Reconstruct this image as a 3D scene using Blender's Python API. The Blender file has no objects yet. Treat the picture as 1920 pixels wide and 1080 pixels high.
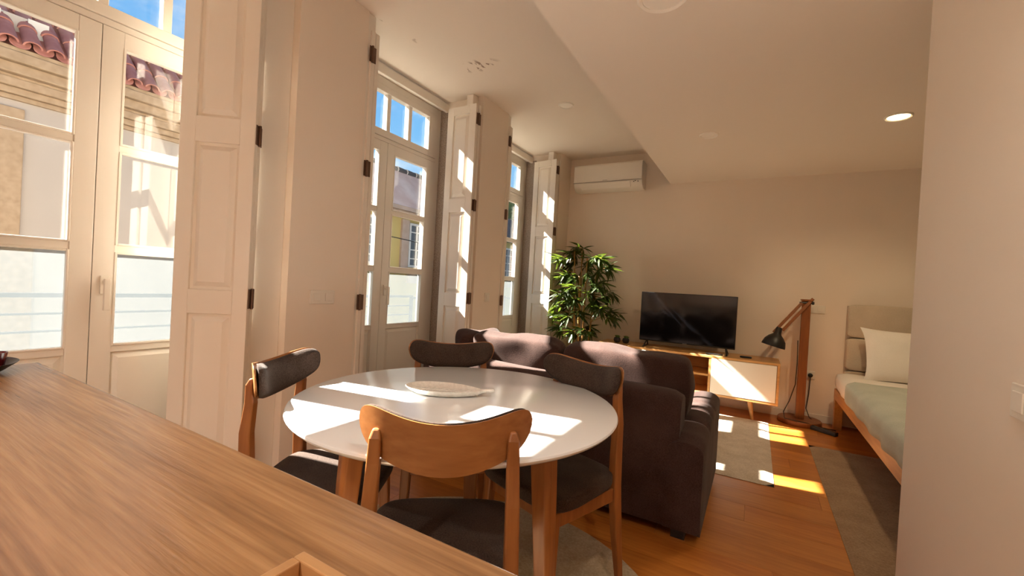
import bpy, math, random
from mathutils import Vector, Matrix
from mathutils import noise as mnoise
random.seed(7)
PI = math.pi
R = math.radians
C = bpy.context.scene.collection

# ------------------------------------------------------------------ camera, world, sun, exposure
scn = bpy.context.scene
YAW, PIT, ROL = R(-29.779), R(-0.5857), R(3.2066)
fw = Vector((math.sin(YAW)*math.cos(PIT), math.cos(YAW)*math.cos(PIT), math.sin(PIT)))
rt = Vector((math.cos(YAW), -math.sin(YAW), 0)); up = rt.cross(fw)
rt2 = rt*math.cos(ROL)+up*math.sin(ROL); up2 = -rt*math.sin(ROL)+up*math.cos(ROL)
cd = bpy.data.cameras.new('camera'); cam = bpy.data.objects.new('camera', cd); C.objects.link(cam)
mw = Matrix((( rt2.x, up2.x, -fw.x, 0), (rt2.y, up2.y, -fw.y, 0), (rt2.z, up2.z, -fw.z, 1.12), (0, 0, 0, 1)))
cam.matrix_world = mw
cd.sensor_width = 36; cd.lens = 36*800.88/1920; cd.clip_start = .02; cd.clip_end = 300
scn.camera = cam
scn.view_settings.view_transform = 'Standard'; scn.view_settings.look = 'None'
scn.view_settings.exposure = 0.90; scn.view_settings.gamma = 1; scn.view_settings.use_curve_mapping = False
try:
    scn.cycles.max_bounces = 14; scn.cycles.diffuse_bounces = 8; scn.cycles.transparent_max_bounces = 16
    scn.cycles.caustics_reflective = False; scn.cycles.caustics_refractive = False
    scn.cycles.sample_clamp_indirect = 6.0; scn.cycles.use_denoising = True
except Exception: pass

SUN_DIR = Vector((1.168, .205, -1.0)).normalized()
sd = bpy.data.lights.new('sun', 'SUN'); sd.energy = 34; sd.angle = R(.6); sd.color = (1.0, .92, .80)
so = bpy.data.objects.new('sun', sd); C.objects.link(so)
so.rotation_euler = SUN_DIR.to_track_quat('-Z', 'Y').to_euler(); so.location = (-12, -3, 12)

wd = bpy.data.worlds.new('sky'); scn.world = wd; wd.use_nodes = True
nt = wd.node_tree; nt.nodes.clear()
def N(t, kind, **kw):
    n = t.nodes.new(kind)
    for k, v in kw.items(): setattr(n, k, v)
    return n
tc = N(nt, 'ShaderNodeTexCoord'); sp = N(nt, 'ShaderNodeSeparateXYZ')
nt.links.new(tc.outputs['Generated'], sp.inputs[0])
rp = N(nt, 'ShaderNodeValToRGB'); nt.links.new(sp.outputs['Z'], rp.inputs[0])
e = rp.color_ramp.elements
e[0].position = 0.0; e[0].color = (.62, .80, .95, 1); e[1].position = 1.0; e[1].color = (.07, .26, .72, 1)
el = rp.color_ramp.elements.new(.28); el.color = (.24, .60, 1.0, 1)
el = rp.color_ramp.elements.new(.55); el.color = (.12, .42, .92, 1)
mp = N(nt, 'ShaderNodeMapping'); mp.inputs['Scale'].default_value = (1.2, 2.6, 6.0); mp.inputs['Rotation'].default_value = (.3, .2, .5)
nt.links.new(tc.outputs['Generated'], mp.inputs[0])
nz = N(nt, 'ShaderNodeTexNoise'); nz.inputs['Scale'].default_value = 1.6; nz.inputs['Detail'].default_value = 7; nz.inputs['Roughness'].default_value = .6
nt.links.new(mp.outputs[0], nz.inputs[0])
cr = N(nt, 'ShaderNodeValToRGB'); nt.links.new(nz.outputs[0], cr.inputs[0])
cr.color_ramp.elements[0].position = .47; cr.color_ramp.elements[1].position = .75
mx = N(nt, 'ShaderNodeMixRGB'); nt.links.new(cr.outputs[0], mx.inputs[0]); nt.links.new(rp.outputs[0], mx.inputs[1]); mx.inputs[2].default_value = (.95, 1.0, 1.02, 1)
bg = N(nt, 'ShaderNodeBackground'); bg.inputs[1].default_value = .56
nt.links.new(mx.outputs[0], bg.inputs[0])
wo = N(nt, 'ShaderNodeOutputWorld'); nt.links.new(bg.outputs[0], wo.inputs[0])

# ------------------------------------------------------------------ materials
def srgb(r, g, b):
    f = lambda c: (c/255/12.92) if c/255 <= .04045 else ((c/255+.055)/1.055)**2.4
    return (f(r), f(g), f(b), 1)
def base_mat(name):
    m = bpy.data.materials.new(name); m.use_nodes = True
    t = m.node_tree; p = t.nodes['Principled BSDF']
    return m, t, p
def mat(name, col, rough=.6, var=.06, scale=8, metal=0, bump=0, bscale=60, spec=.5, stretch=(1, 1, 1), sheen=0, coords='Object', col2=None):
    m, t, p = base_mat(name)
    p.inputs['Roughness'].default_value = rough; p.inputs['Metallic'].default_value = metal
    p.inputs['Specular IOR Level'].default_value = spec
    if sheen: p.inputs['Sheen Weight'].default_value = sheen; p.inputs['Sheen Roughness'].default_value = .5
    tcn = N(t, 'ShaderNodeTexCoord'); mpn = N(t, 'ShaderNodeMapping'); mpn.inputs['Scale'].default_value = stretch
    t.links.new(tcn.outputs[coords], mpn.inputs[0])
    n1 = N(t, 'ShaderNodeTexNoise'); n1.inputs['Scale'].default_value = scale; n1.inputs['Detail'].default_value = 5
    t.links.new(mpn.outputs[0], n1.inputs[0])
    ramp = N(t, 'ShaderNodeValToRGB'); t.links.new(n1.outputs[0], ramp.inputs[0])
    a = tuple(max(0, c*(1-var)) for c in col[:3])+(1,); b = tuple(c*(1+var) for c in col[:3])+(1,)
    if col2: a, b = col, col2
    ramp.color_ramp.elements[0].position = .3; ramp.color_ramp.elements[1].position = .7
    ramp.color_ramp.elements[0].color = a; ramp.color_ramp.elements[1].color = b
    t.links.new(ramp.outputs[0], p.inputs['Base Color'])
    if bump:
        n2 = N(t, 'ShaderNodeTexNoise'); n2.inputs['Scale'].default_value = bscale; n2.inputs['Detail'].default_value = 3
        t.links.new(mpn.outputs[0], n2.inputs[0])
        bn = N(t, 'ShaderNodeBump'); bn.inputs['Strength'].default_value = bump; bn.inputs['Distance'].default_value = .004
        t.links.new(n2.outputs[0], bn.inputs['Height']); t.links.new(bn.outputs[0], p.inputs['Normal'])
    return m
def wood(name, c1, c2, axis='X', rough=.4, rings=14, fine=90, random_obj=False, coords='Object', dist=3.0, spec=.5, bump=.15, offset=(0, 0, 0), ring=.6, lon=.10):
    m, t, p = base_mat(name)
    p.inputs['Roughness'].default_value = rough; p.inputs['Specular IOR Level'].default_value = spec
    tcn = N(t, 'ShaderNodeTexCoord'); mpn = N(t, 'ShaderNodeMapping')
    st = {'X': (lon, 1, 1), 'Y': (1, lon, 1), 'Z': (1, 1, lon)}[axis]
    mpn.inputs['Scale'].default_value = st; mpn.inputs['Location'].default_value = offset
    t.links.new(tcn.outputs[coords], mpn.inputs[0])
    src = mpn.outputs[0]
    if random_obj:
        oi = N(t, 'ShaderNodeObjectInfo'); ad = N(t, 'ShaderNodeVectorMath', operation='ADD')
        ml = N(t, 'ShaderNodeMath', operation='MULTIPLY'); ml.inputs[1].default_value = 20
        t.links.new(oi.outputs['Random'], ml.inputs[0]); t.links.new(src, ad.inputs[0]); t.links.new(ml.outputs[0], ad.inputs[1]); src = ad.outputs[0]
    n0 = N(t, 'ShaderNodeTexNoise'); n0.inputs['Scale'].default_value = rings*.22; n0.inputs['Detail'].default_value = 1.5
    t.links.new(src, n0.inputs[0])
    mm = N(t, 'ShaderNodeMath', operation='MULTIPLY'); mm.inputs[1].default_value = rings*dist
    t.links.new(n0.outputs[0], mm.inputs[0])
    sn = N(t, 'ShaderNodeMath', operation='SINE'); t.links.new(mm.outputs[0], sn.inputs[0])
    n1 = N(t, 'ShaderNodeTexNoise'); n1.inputs['Scale'].default_value = fine; n1.inputs['Detail'].default_value = 4
    t.links.new(src, n1.inputs[0])
    m1 = N(t, 'ShaderNodeMath', operation='MULTIPLY_ADD'); m1.inputs[1].default_value = .5*ring; m1.inputs[2].default_value = .5-.3*ring
    t.links.new(sn.outputs[0], m1.inputs[0])
    m2 = N(t, 'ShaderNodeMath', operation='MULTIPLY_ADD'); m2.inputs[1].default_value = .9; t.links.new(n1.outputs[0], m2.inputs[0]); 
    m3 = N(t, 'ShaderNodeMath', operation='MULTIPLY'); m3.inputs[1].default_value = .45; t.links.new(m1.outputs[0], m3.inputs[0]); t.links.new(m3.outputs[0], m2.inputs[2])
    ramp = N(t, 'ShaderNodeValToRGB'); t.links.new(m2.outputs[0], ramp.inputs[0])
    ramp.color_ramp.elements[0].position = .35; ramp.color_ramp.elements[1].position = .9
    ramp.color_ramp.elements[0].color = c2; ramp.color_ramp.elements[1].color = c1
    col = ramp.outputs[0]
    if random_obj:
        hs = N(t, 'ShaderNodeHueSaturation'); mr = N(t, 'ShaderNodeMapRange'); mr.inputs[3].default_value = .86; mr.inputs[4].default_value = 1.12
        t.links.new(oi.outputs['Random'], mr.inputs[0]); t.links.new(mr.outputs[0], hs.inputs['Value']); t.links.new(col, hs.inputs['Color']); col = hs.outputs[0]
    t.links.new(col, p.inputs['Base Color'])
    bn = N(t, 'ShaderNodeBump'); bn.inputs['Strength'].default_value = bump; bn.inputs['Distance'].default_value = .002
    t.links.new(m2.outputs[0], bn.inputs['Height']); t.links.new(bn.outputs[0], p.inputs['Normal'])
    return m
def fabric(name, c1, c2, rough=.95, weave=260, sheen=.25, bump=.5, big=6):
    m, t, p = base_mat(name)
    p.inputs['Roughness'].default_value = rough; p.inputs['Specular IOR Level'].default_value = .15
    p.inputs['Sheen Weight'].default_value = sheen
    tcn = N(t, 'ShaderNodeTexCoord')
    n1 = N(t, 'ShaderNodeTexNoise'); n1.inputs['Scale'].default_value = weave; n1.inputs['Detail'].default_value = 2
    n2 = N(t, 'ShaderNodeTexNoise'); n2.inputs['Scale'].default_value = big; n2.inputs['Detail'].default_value = 4
    t.links.new(tcn.outputs['Object'], n1.inputs[0]); t.links.new(tcn.outputs['Object'], n2.inputs[0])
    av = N(t, 'ShaderNodeMath', operation='ADD'); t.links.new(n1.outputs[0], av.inputs[0]); t.links.new(n2.outputs[0], av.inputs[1])
    ramp = N(t, 'ShaderNodeValToRGB'); hv = N(t, 'ShaderNodeMath', operation='MULTIPLY'); hv.inputs[1].default_value = .5
    t.links.new(av.outputs[0], hv.inputs[0]); t.links.new(hv.outputs[0], ramp.inputs[0])
    ramp.color_ramp.elements[0].position = .35; ramp.color_ramp.elements[1].position = .65
    ramp.color_ramp.elements[0].color = c1; ramp.color_ramp.elements[1].color = c2
    t.links.new(ramp.outputs[0], p.inputs['Base Color'])
    bn = N(t, 'ShaderNodeBump'); bn.inputs['Strength'].default_value = bump; bn.inputs['Distance'].default_value = .002
    t.links.new(n1.outputs[0], bn.inputs['Height']); t.links.new(bn.outputs[0], p.inputs['Normal'])
    return m
def glass_mat(name, tint=(1, 1, 1, 1), refl=1.0):
    m = bpy.data.materials.new(name); m.use_nodes = True; t = m.node_tree; t.nodes.clear()
    o = N(t, 'ShaderNodeOutputMaterial'); tr = N(t, 'ShaderNodeBsdfTransparent'); tr.inputs[0].default_value = tint
    gl = N(t, 'ShaderNodeBsdfGlossy'); gl.inputs['Roughness'].default_value = .02
    lw = N(t, 'ShaderNodeLayerWeight'); lw.inputs[0].default_value = .5
    fr = N(t, 'ShaderNodeMath', operation='POWER'); fr.inputs[1].default_value = 5; t.links.new(lw.outputs['Facing'], fr.inputs[0])
    ml = N(t, 'ShaderNodeMath', operation='MULTIPLY_ADD'); ml.inputs[1].default_value = .8*refl; ml.inputs[2].default_value = .045*refl
    mxs = N(t, 'ShaderNodeMixShader'); t.links.new(fr.outputs[0], ml.inputs[0]); t.links.new(ml.outputs[0], mxs.inputs[0])
    t.links.new(tr.outputs[0], mxs.inputs[1]); t.links.new(gl.outputs[0], mxs.inputs[2]); t.links.new(mxs.outputs[0], o.inputs[0])
    return m
def frosted_mat(name):
    m = bpy.data.materials.new(name); m.use_nodes = True; t = m.node_tree; t.nodes.clear()
    o = N(t, 'ShaderNodeOutputMaterial'); rf = N(t, 'ShaderNodeBsdfRefraction')
    rf.inputs['Color'].default_value = (.74, .79, .82, 1); rf.inputs['Roughness'].default_value = .13; rf.inputs['IOR'].default_value = 1.12
    tl = N(t, 'ShaderNodeBsdfTranslucent')
    nzz = N(t, 'ShaderNodeTexNoise'); nzz.inputs['Scale'].default_value = 3
    rr = N(t, 'ShaderNodeValToRGB'); rr.color_ramp.elements[0].color = (.078, .090, .096, 1); rr.color_ramp.elements[1].color = (.100, .112, .118, 1)
    t.links.new(nzz.outputs[0], rr.inputs[0]); t.links.new(rr.outputs[0], tl.inputs[0])
    m2 = N(t, 'ShaderNodeMixShader'); m2.inputs[0].default_value = .50; t.links.new(rf.outputs[0], m2.inputs[1]); t.links.new(tl.outputs[0], m2.inputs[2])
    t.links.new(m2.outputs[0], o.inputs[0])
    return m
def emit(name, col, s):
    m, t, p = base_mat(name); p.inputs['Base Color'].default_value = col
    p.inputs['Emission Color'].default_value = col; p.inputs['Emission Strength'].default_value = s
    return m
def leaf_mat(name, c1, c2):
    m, t, p = base_mat(name); p.inputs['Roughness'].default_value = .38
    oi = N(t, 'ShaderNodeObjectInfo'); nn = N(t, 'ShaderNodeTexNoise'); nn.inputs['Scale'].default_value = 9
    tcn = N(t, 'ShaderNodeTexCoord'); t.links.new(tcn.outputs['Object'], nn.inputs[0])
    ad = N(t, 'ShaderNodeMath', operation='ADD'); t.links.new(oi.outputs['Random'], ad.inputs[0]); t.links.new(nn.outputs[0], ad.inputs[1])
    hf = N(t, 'ShaderNodeMath', operation='MULTIPLY'); hf.inputs[1].default_value = .5; t.links.new(ad.outputs[0], hf.inputs[0])
    rr = N(t, 'ShaderNodeValToRGB'); rr.color_ramp.elements[0].color = c1; rr.color_ramp.elements[1].color = c2
    t.links.new(hf.outputs[0], rr.inputs[0]); t.links.new(rr.outputs[0], p.inputs['Base Color'])
    o = t.nodes['Material Output']; tl = N(t, 'ShaderNodeBsdfTranslucent'); tl.inputs[0].default_value = (.20, .30, .03, 1)
    mxs = N(t, 'ShaderNodeMixShader'); mxs.inputs[0].default_value = .22
    t.links.new(p.outputs[0], mxs.inputs[1]); t.links.new(tl.outputs[0], mxs.inputs[2]); t.links.new(mxs.outputs[0], o.inputs[0])
    return m

WALL = (.83, .745, .645, 1)
M_wall = mat('wall_paint', WALL, .75, .015, 2, bump=.05, bscale=140)
M_white = mat('white_paint', (.80, .75, .67, 1), .38, .015, 3)
M_white2 = mat('white_frame_paint', (.80, .76, .69, 1), .35, .015, 3)
M_granite = mat('granite', (.20, .155, .125, 1), .8, .35, 120, col2=(.46, .38, .32, 1), bump=.3)
M_glass = glass_mat('window_glass')
M_frost = frosted_mat('frosted_glass')
M_hinge = mat('hinge_metal', (.16, .10, .075, 1), .4, .1, metal=.8)
M_floor = wood('oak_floor', (.50, .19, .035, 1), (.33, .10, .014, 1), 'X', rough=.33, rings=9, fine=60, random_obj=True, bump=.06, ring=.7)
M_sub = mat('subfloor', (.10, .05, .02, 1), .9)
M_counter = wood('oak_counter', (.40, .225, .10, 1), (.21, .105, .042, 1), 'X', rough=.27, rings=13, fine=170, dist=16, bump=.35, offset=(.3, .12, 0), ring=.5, lon=.045)
M_chairwood = wood('chair_oak', (.38, .165, .052, 1), (.25, .095, .025, 1), 'X', rough=.4, rings=8, fine=60)
M_legwood = wood('leg_oak', (.38, .15, .042, 1), (.23, .08, .019, 1), 'Z', rough=.4, rings=9, fine=50)
M_cabwood = wood('cabinet_oak', (.66, .38, .15, 1), (.48, .25, .08, 1), 'X', rough=.4, rings=9, fine=50)
M_lampwood = wood('lamp_wood', (.30, .10, .024, 1), (.17, .05, .011, 1), 'Z', rough=.4, rings=10, fine=60)
M_bedwood = wood('bed_wood', (.62, .30, .085, 1), (.44, .18, .04, 1), 'Y', rough=.4, rings=8, fine=50)
M_traywood = wood('tray_wood', (.55, .33, .15, 1), (.38, .20, .08, 1), 'X', rough=.45, rings=8, fine=60)
M_tabletop = mat('table_lacquer', (.80, .83, .85, 1), .16, .01, 3)
M_seat = fabric('chair_fabric', (.026, .016, .012, 1), (.082, .057, .045, 1), sheen=.06)
M_sofa = fabric('sofa_fabric', (.032, .016, .013, 1), (.078, .047, .040, 1), sheen=.08)
M_tvblack = mat('screen_glass', (.004, .004, .005, 1), .09, .02, 3)
M_black = mat('black_plastic', (.012, .012, .013, 1), .4, .1, 6)
M_blackmetal = mat('black_metal', (.015, .013, .012, 1), .42, .1, 6)
M_gloss_white = mat('lacquer_white', (.82, .79, .72, 1), .25, .01, 3)
M_plastic = mat('white_plastic', (.80, .76, .68, 1), .35, .01, 3)
M_ac = mat('appliance_plastic', (.84, .80, .72, 1), .4, .01, 3)
M_rug = fabric('rug_pile', (.42, .35, .27, 1), (.60, .52, .43, 1), weave=120, bump=1.0, big=9, sheen=.1)
M_rug2 = fabric('rug_pile_dark', (.20, .125, .07, 1), (.32, .22, .135, 1), weave=120, bump=1.0, big=7, sheen=.1)
M_rug3 = fabric('rug_pile_round', (.34, .26, .17, 1), (.50, .42, .30, 1), weave=120, bump=1.0, big=8, sheen=.1)
M_linen = fabric('white_linen', (.80, .76, .70, 1), (.86, .82, .77, 1), weave=200, bump=.15, sheen=0)
M_blanket = fabric('sage_blanket', (.40, .43, .38, 1), (.50, .53, .47, 1), weave=180, bump=.4, sheen=.1)
M_head = fabric('headboard_fabric', (.50, .42, .32, 1), (.62, .53, .42, 1), weave=200)
M_pot = mat('dark_pot', (.03, .022, .02, 1), .5, .2)
M_leafd = leaf_mat('bamboo_leaf', (.008, .019, .005, 1), (.055, .088, .017, 1))
M_succ = leaf_mat('succulent_leaf', (.05, .12, .03, 1), (.14, .26, .07, 1))
M_cane = wood('cane', (.52, .30, .10, 1), (.30, .15, .04, 1), 'Z', rough=.5, rings=20)
M_red = mat('dark_red_glaze', (.10, .004, .006, 1), .2, .1)
M_dish = mat('speckled_ceramic', (.64, .62, .57, 1), .3, .2, 90, col2=(.80, .78, .73, 1))
M_cord = mat('cord_rubber', (.03, .02, .015, 1), .5)
M_lit = emit('lit_diffuser', (1.0, .80, .42, 1), 9)
M_off = mat('lamp_diffuser', (.90, .86, .78, 1), .5, .01)
M_tile = mat('clay_tile', (.26, .085, .065, 1), .75, .3, 6, col2=(.42, .19, .15, 1), bump=.4, bscale=30)
M_cream = mat('cream_render', (.36, .315, .27, 1), .9, .04, 1.5)
M_stone = mat('sandstone', (.27, .185, .11, 1), .9, .2, 14, col2=(.36, .26, .165, 1), bump=.4, bscale=25)
M_stone2 = mat('pale_stone', (.30, .21, .15, 1), .9, .2, 6, col2=(.40, .29, .22, 1))
M_pinkroof = mat('weathered_roof', (.55, .30, .21, 1), .9, .2, 1.8, col2=(.72, .50, .38, 1))
M_darkroof = mat('slate_roof', (.05, .045, .045, 1), .9, .2, 6)
M_yellow = mat('yellow_render', (.42, .31, .10, 1), .9, .12, 1.2)
M_extwhite = mat('exterior_white_paint', (.50, .47, .42, 1), .7, .03)
M_extgrey = mat('grey_panel', (.40, .39, .38, 1), .7, .05)
M_darkpane = mat('dark_pane', (.05, .06, .07, 1), .1, .1)
M_rail = mat('rail_metal', (.010, .012, .018, 1), .9, spec=.05)
M_street = mat('street_paving', (.22, .20, .18, 1), .9, .2, 3)
M_outer = mat('outer_plaster', (.62, .57, .50, 1), .9, .04)
M_redframe = mat('faded_red_paint', (.22, .075, .06, 1), .6, .15, 6)
M_tree = mat('tree_foliage', (.03, .06, .015, 1), .8, .4, 5, col2=(.12, .18, .05, 1))
M_chrome = mat('satin_metal', (.55, .53, .5, 1), .3, .03, metal=1)

def ceiling_mat():
    m, t, p = base_mat('ceiling_paint'); p.inputs['Roughness'].default_value = .8
    tcn = N(t, 'ShaderNodeTexCoord'); cols = None
    nn = N(t, 'ShaderNodeTexNoise'); nn.inputs['Scale'].default_value = 26; nn.inputs['Detail'].default_value = 4
    mpn = N(t, 'ShaderNodeMapping'); mpn.inputs['Scale'].default_value = (1, .55, 1)
    t.links.new(tcn.outputs['Object'], mpn.inputs[0]); t.links.new(mpn.outputs[0], nn.inputs[0])
    tot = None
    for (cx, cy, rx, ry, k) in ((-1.81, 2.50, .17, .08, 1.0), (-1.99, 2.20, .035, .05, .55), (-2.0, 2.06, .03, .06, .5), (-2.02, 1.82, .05, .03, .5)):
        v = N(t, 'ShaderNodeVectorMath', operation='SUBTRACT'); v.inputs[1].default_value = (cx, cy, 2.661); t.links.new(tcn.outputs['Object'], v.inputs[0])
        s = N(t, 'ShaderNodeVectorMath', operation='MULTIPLY'); s.inputs[1].default_value = (1/rx, 1/ry, 0); t.links.new(v.outputs[0], s.inputs[0])
        l = N(t, 'ShaderNodeVectorMath', operation='LENGTH'); t.links.new(s.outputs[0], l.inputs[0])
        mr = N(t, 'ShaderNodeMapRange'); mr.inputs[1].default_value = .5; mr.inputs[2].default_value = 1.1; mr.inputs[3].default_value = k; mr.inputs[4].default_value = 0
        t.links.new(l.outputs['Value'], mr.inputs[0])
        if tot is None: tot = mr.outputs[0]
        else:
            a = N(t, 'ShaderNodeMath', operation='ADD'); t.links.new(tot, a.inputs[0]); t.links.new(mr.outputs[0], a.inputs[1]); tot = a.outputs[0]
    th = N(t, 'ShaderNodeMapRange'); th.inputs[1].default_value = .56; th.inputs[2].default_value = .62; t.links.new(nn.outputs[0], th.inputs[0])
    mu = N(t, 'ShaderNodeMath', operation='MULTIPLY'); t.links.new(th.outputs[0], mu.inputs[0]); t.links.new(tot, mu.inputs[1])
    mxn = N(t, 'ShaderNodeMixRGB'); mxn.inputs[1].default_value = (.83, .755, .66, 1); mxn.inputs[2].default_value = (.33, .24, .18, 1)
    t.links.new(mu.outputs[0], mxn.inputs[0]); t.links.new(mxn.outputs[0], p.inputs['Base Color'])
    return m
M_ceil = ceiling_mat()

# ------------------------------------------------------------------ mesh builders
class MB:
    def __init__(s): s.v = []; s.f = []
    def add(s, vs, fs, M=None):
        b = len(s.v)
        s.v += [tuple(M @ Vector(p)) if M else tuple(p) for p in vs]
        s.f += [tuple(b+i for i in f) for f in fs]
        return s
    def box(s, x0, x1, y0, y1, z0, z1, M=None):
        return s.add([(x0,y0,z0),(x1,y0,z0),(x1,y1,z0),(x0,y1,z0),(x0,y0,z1),(x1,y0,z1),(x1,y1,z1),(x0,y1,z1)],
              [(0,3,2,1),(4,5,6,7),(0,1,5,4),(1,2,6,5),(2,3,7,6),(3,0,4,7)], M)
    def loft(s, rings, M=None, caps=True, closed=True):
        n = len(rings[0]); vs = [p for r in rings for p in r]; fs = []
        for i in range(len(rings)-1):
            for j in range(n if closed else n-1):
                a = i*n+j; b = i*n+(j+1) % n; fs.append((a, b, b+n, a+n))
        if caps: fs.append(tuple(range(n-1, -1, -1))); fs.append(tuple(range((len(rings)-1)*n, len(rings)*n)))
        return s.add(vs, fs, M)
    def tube(s, pts, r, seg=8, M=None):
        rings = []; pts = [Vector(p) for p in pts]
        for i, p in enumerate(pts):
            d = (pts[min(i+1, len(pts)-1)]-pts[max(i-1, 0)]).normalized()
            a = d.orthogonal().normalized() if i == 0 else (a-d*a.dot(d)).normalized()
            b = d.cross(a); rr = r[i] if isinstance(r, (list, tuple)) else r
            rings.append([tuple(p+(a*math.cos(2*PI*k/seg)+b*math.sin(2*PI*k/seg))*rr) for k in range(seg)])
        return s.loft(rings, M)
    def rectloft(s, pts, M=None):
        # pts: (x, y, z, wx, wy) rectangles stacked in z
        rings = [[(x-a/2, y-b/2, z), (x+a/2, y-b/2, z), (x+a/2, y+b/2, z), (x-a/2, y+b/2, z)] for (x, y, z, a, b) in pts]
        if pts[0][2] > pts[-1][2]: rings.reverse()
        return s.loft(rings, M)
    def lathe(s, prof, seg=32, M=None):
        rings = [[(r*math.cos(2*PI*k/seg), r*math.sin(2*PI*k/seg), z) for k in range(seg)] for (r, z) in prof]
        return s.loft(rings, M)
    def grid(s, fn, nu, nv, M=None, closed=False):
        vs = [fn(i/nu, j/nv) for i in range(nu+1) for j in range(nv+1)]
        fs = [(i*(nv+1)+j, (i+1)*(nv+1)+j, (i+1)*(nv+1)+j+1, i*(nv+1)+j+1) for i in range(nu) for j in range(nv)]
        return s.add(vs, fs, M)
    def soft(s, c, size, k=6, n=10, wr=0, ws=6, seed=0, M=None, fn=None):
        vs = {}; fs = []; out = []
        def vid(p):
            key = tuple(round(a, 5) for a in p)
            if key not in vs: vs[key] = len(out); out.append(p)
            return vs[key]
        for ax in range(3):
            for sg in (-1, 1):
                for i in range(n):
                    for j in range(n):
                        q = []
                        for (a, b) in ((i, j), (i+1, j), (i+1, j+1), (i, j+1)):
                            p = [0, 0, 0]; p[ax] = sg
                            u = math.sin((2*a/n-1)*PI/2*.92)/math.sin(PI/2*.92); w = math.sin((2*b/n-1)*PI/2*.92)/math.sin(PI/2*.92)
                            p[(ax+1) % 3] = u; p[(ax+2) % 3] = w; q.append(vid(tuple(p)))
                        if sg < 0: q.reverse()
                        fs.append(tuple(q))
        res = []
        for p in out:
            L = sum(abs(a)**k for a in p)**(1/k); q = Vector((p[0]/L*size[0]/2, p[1]/L*size[1]/2, p[2]/L*size[2]/2))
            if fn: q = fn(q)
            if wr:
                nn = mnoise.noise(Vector((q.x*ws+seed, q.y*ws, q.z*ws))); nrm = Vector(p).normalized(); q = q+nrm*nn*wr
            res.append(q+Vector(c))
        return s.add(res, fs, M)
    def build(s, name, m, parent=None, smooth=False, bevel=0, seg=2, loc=None):
        me = bpy.data.meshes.new(name); me.from_pydata(s.v, [], s.f); me.update()
        me.materials.append(m)
        if smooth:
            me.polygons.foreach_set('use_smooth', [True]*len(me.polygons))
            if smooth == 'auto':
                try: me.set_sharp_from_angle(angle=R(40))
                except Exception: pass
        o = bpy.data.objects.new(name, me); C.objects.link(o)
        if parent: o.parent = parent
        if loc: o.location = loc
        if bevel:
            b = o.modifiers.new('bevel', 'BEVEL'); b.width = bevel; b.segments = seg; b.limit_method = 'ANGLE'; b.angle_limit = R(35)
        return o
def tag(o, label, cat, group=None, kind=None):
    o['label'] = label; o['category'] = cat
    if group: o['group'] = group
    if kind: o['kind'] = kind
    return o
def empty(name, loc=(0, 0, 0), rz=0):
    o = bpy.data.objects.new(name, None); C.objects.link(o); o.location = loc; o.rotation_euler = (0, 0, rz); o.empty_display_size = .1
    return o
def struct(o): o['kind'] = 'structure'; return o
def copy_tree(o, parent=None):
    c = o.copy(); C.objects.link(c); c.parent = parent
    for ch in list(o.children): copy_tree(ch, c)
    return c
def Mx(loc=(0, 0, 0), rz=0, rx=0, ry=0):
    return Matrix.Translation(loc) @ Matrix.Rotation(rz, 4, 'Z') @ Matrix.Rotation(ry, 4, 'Y') @ Matrix.Rotation(rx, 4, 'X')

# ------------------------------------------------------------------ room shell
XW, XO = -2.043, -2.585          # room face and outer face of the window wall
YF = 4.856                      # far wall
ZU, ZL = 2.661, 2.294           # upper and lower ceiling
XS = -.87                       # ceiling step
WC = [.696, 2.325, 3.94, -.93]; WH = .605  # last centre: unseen window added behind the camera to let in more light
YB = -2.3
floor = struct(MB().box(XO, 3.1, YB, YF+.1, -.12, -.014).build('floor', M_sub))
pw, y, row = .19, YB, 0
while y < YF:
    x = XW-.5 - (row*.47 % 1.3)
    y1 = min(y+pw-.0012, YF)
    while x < 2.8:
        x0, x1 = max(x, -2.5), min(x+1.3-.0012, 2.8)
        if x1-x0 > .05:
            MB().box(0, x1-x0, 0, y1-y, -.014, 0).build('floorboard', M_floor, floor, bevel=0, loc=(x0, y, 0))
        x += 1.3
    y += pw; row += 1
b = MB().box(XO, XW, YB, WC[3]-WH, 0, ZU+.3); b.box(XO, XW, WC[3]+WH, WC[0]-WH, 0, ZU+.3)
b.box(XO, XW, WC[0]+WH, WC[1]-WH, 0, ZU+.3); b.box(XO, XW, WC[1]+WH, WC[2]-WH, 0, ZU+.3); b.box(XO, XW, WC[2]+WH, YF+.1, 0, ZU+.3)
for c in WC: b.box(XO, -2.47, c-WH, c+WH, 2.60, ZU+.3)
struct(b.build('wall_left', M_wall))
struct(MB().box(XW, 3.1, YF, YF+.1, 0, ZU+.3).build('wall_far', M_wall))
struct(MB().box(2.8, 2.9, YB, YF, 0, ZU+.3).build('wall_bedroom', M_wall))
struct(MB().box(XO, 3.1, YB-.1, YB, 0, ZU+.3).build('wall_back', M_wall))
struct(MB().box(.5, .62, YB, 2.10, 0, ZL+.05).build('wall_right', M_wall, bevel=.006, seg=3))
struct(MB().box(-2.43, XS, YB, YF, ZU, ZU+.12).build('ceiling', M_ceil))
struct(MB().box(XS, 2.9, YB, YF, ZL, ZU+.12).build('ceiling', M_ceil))
struct(MB().box(XS-.0, XS+.004, YB, YF, ZL+.002, ZU).build('trim_1', M_wall))
# baseboards
struct(MB().box(XW+.02, 2.78, YF-.012, YF, 0, .07).build('baseboard_far', M_white, bevel=.002))
for i, (a, c) in enumerate(((WC[0]+WH, WC[1]-WH), (WC[1]+WH, WC[2]-WH), (WC[2]+WH, YF-.02))):
    struct(MB().box(XW, XW+.012, a+.005, c-.005, 0, .07).build('baseboard_left_%d' % (i+1), M_white, bevel=.002))

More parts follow.
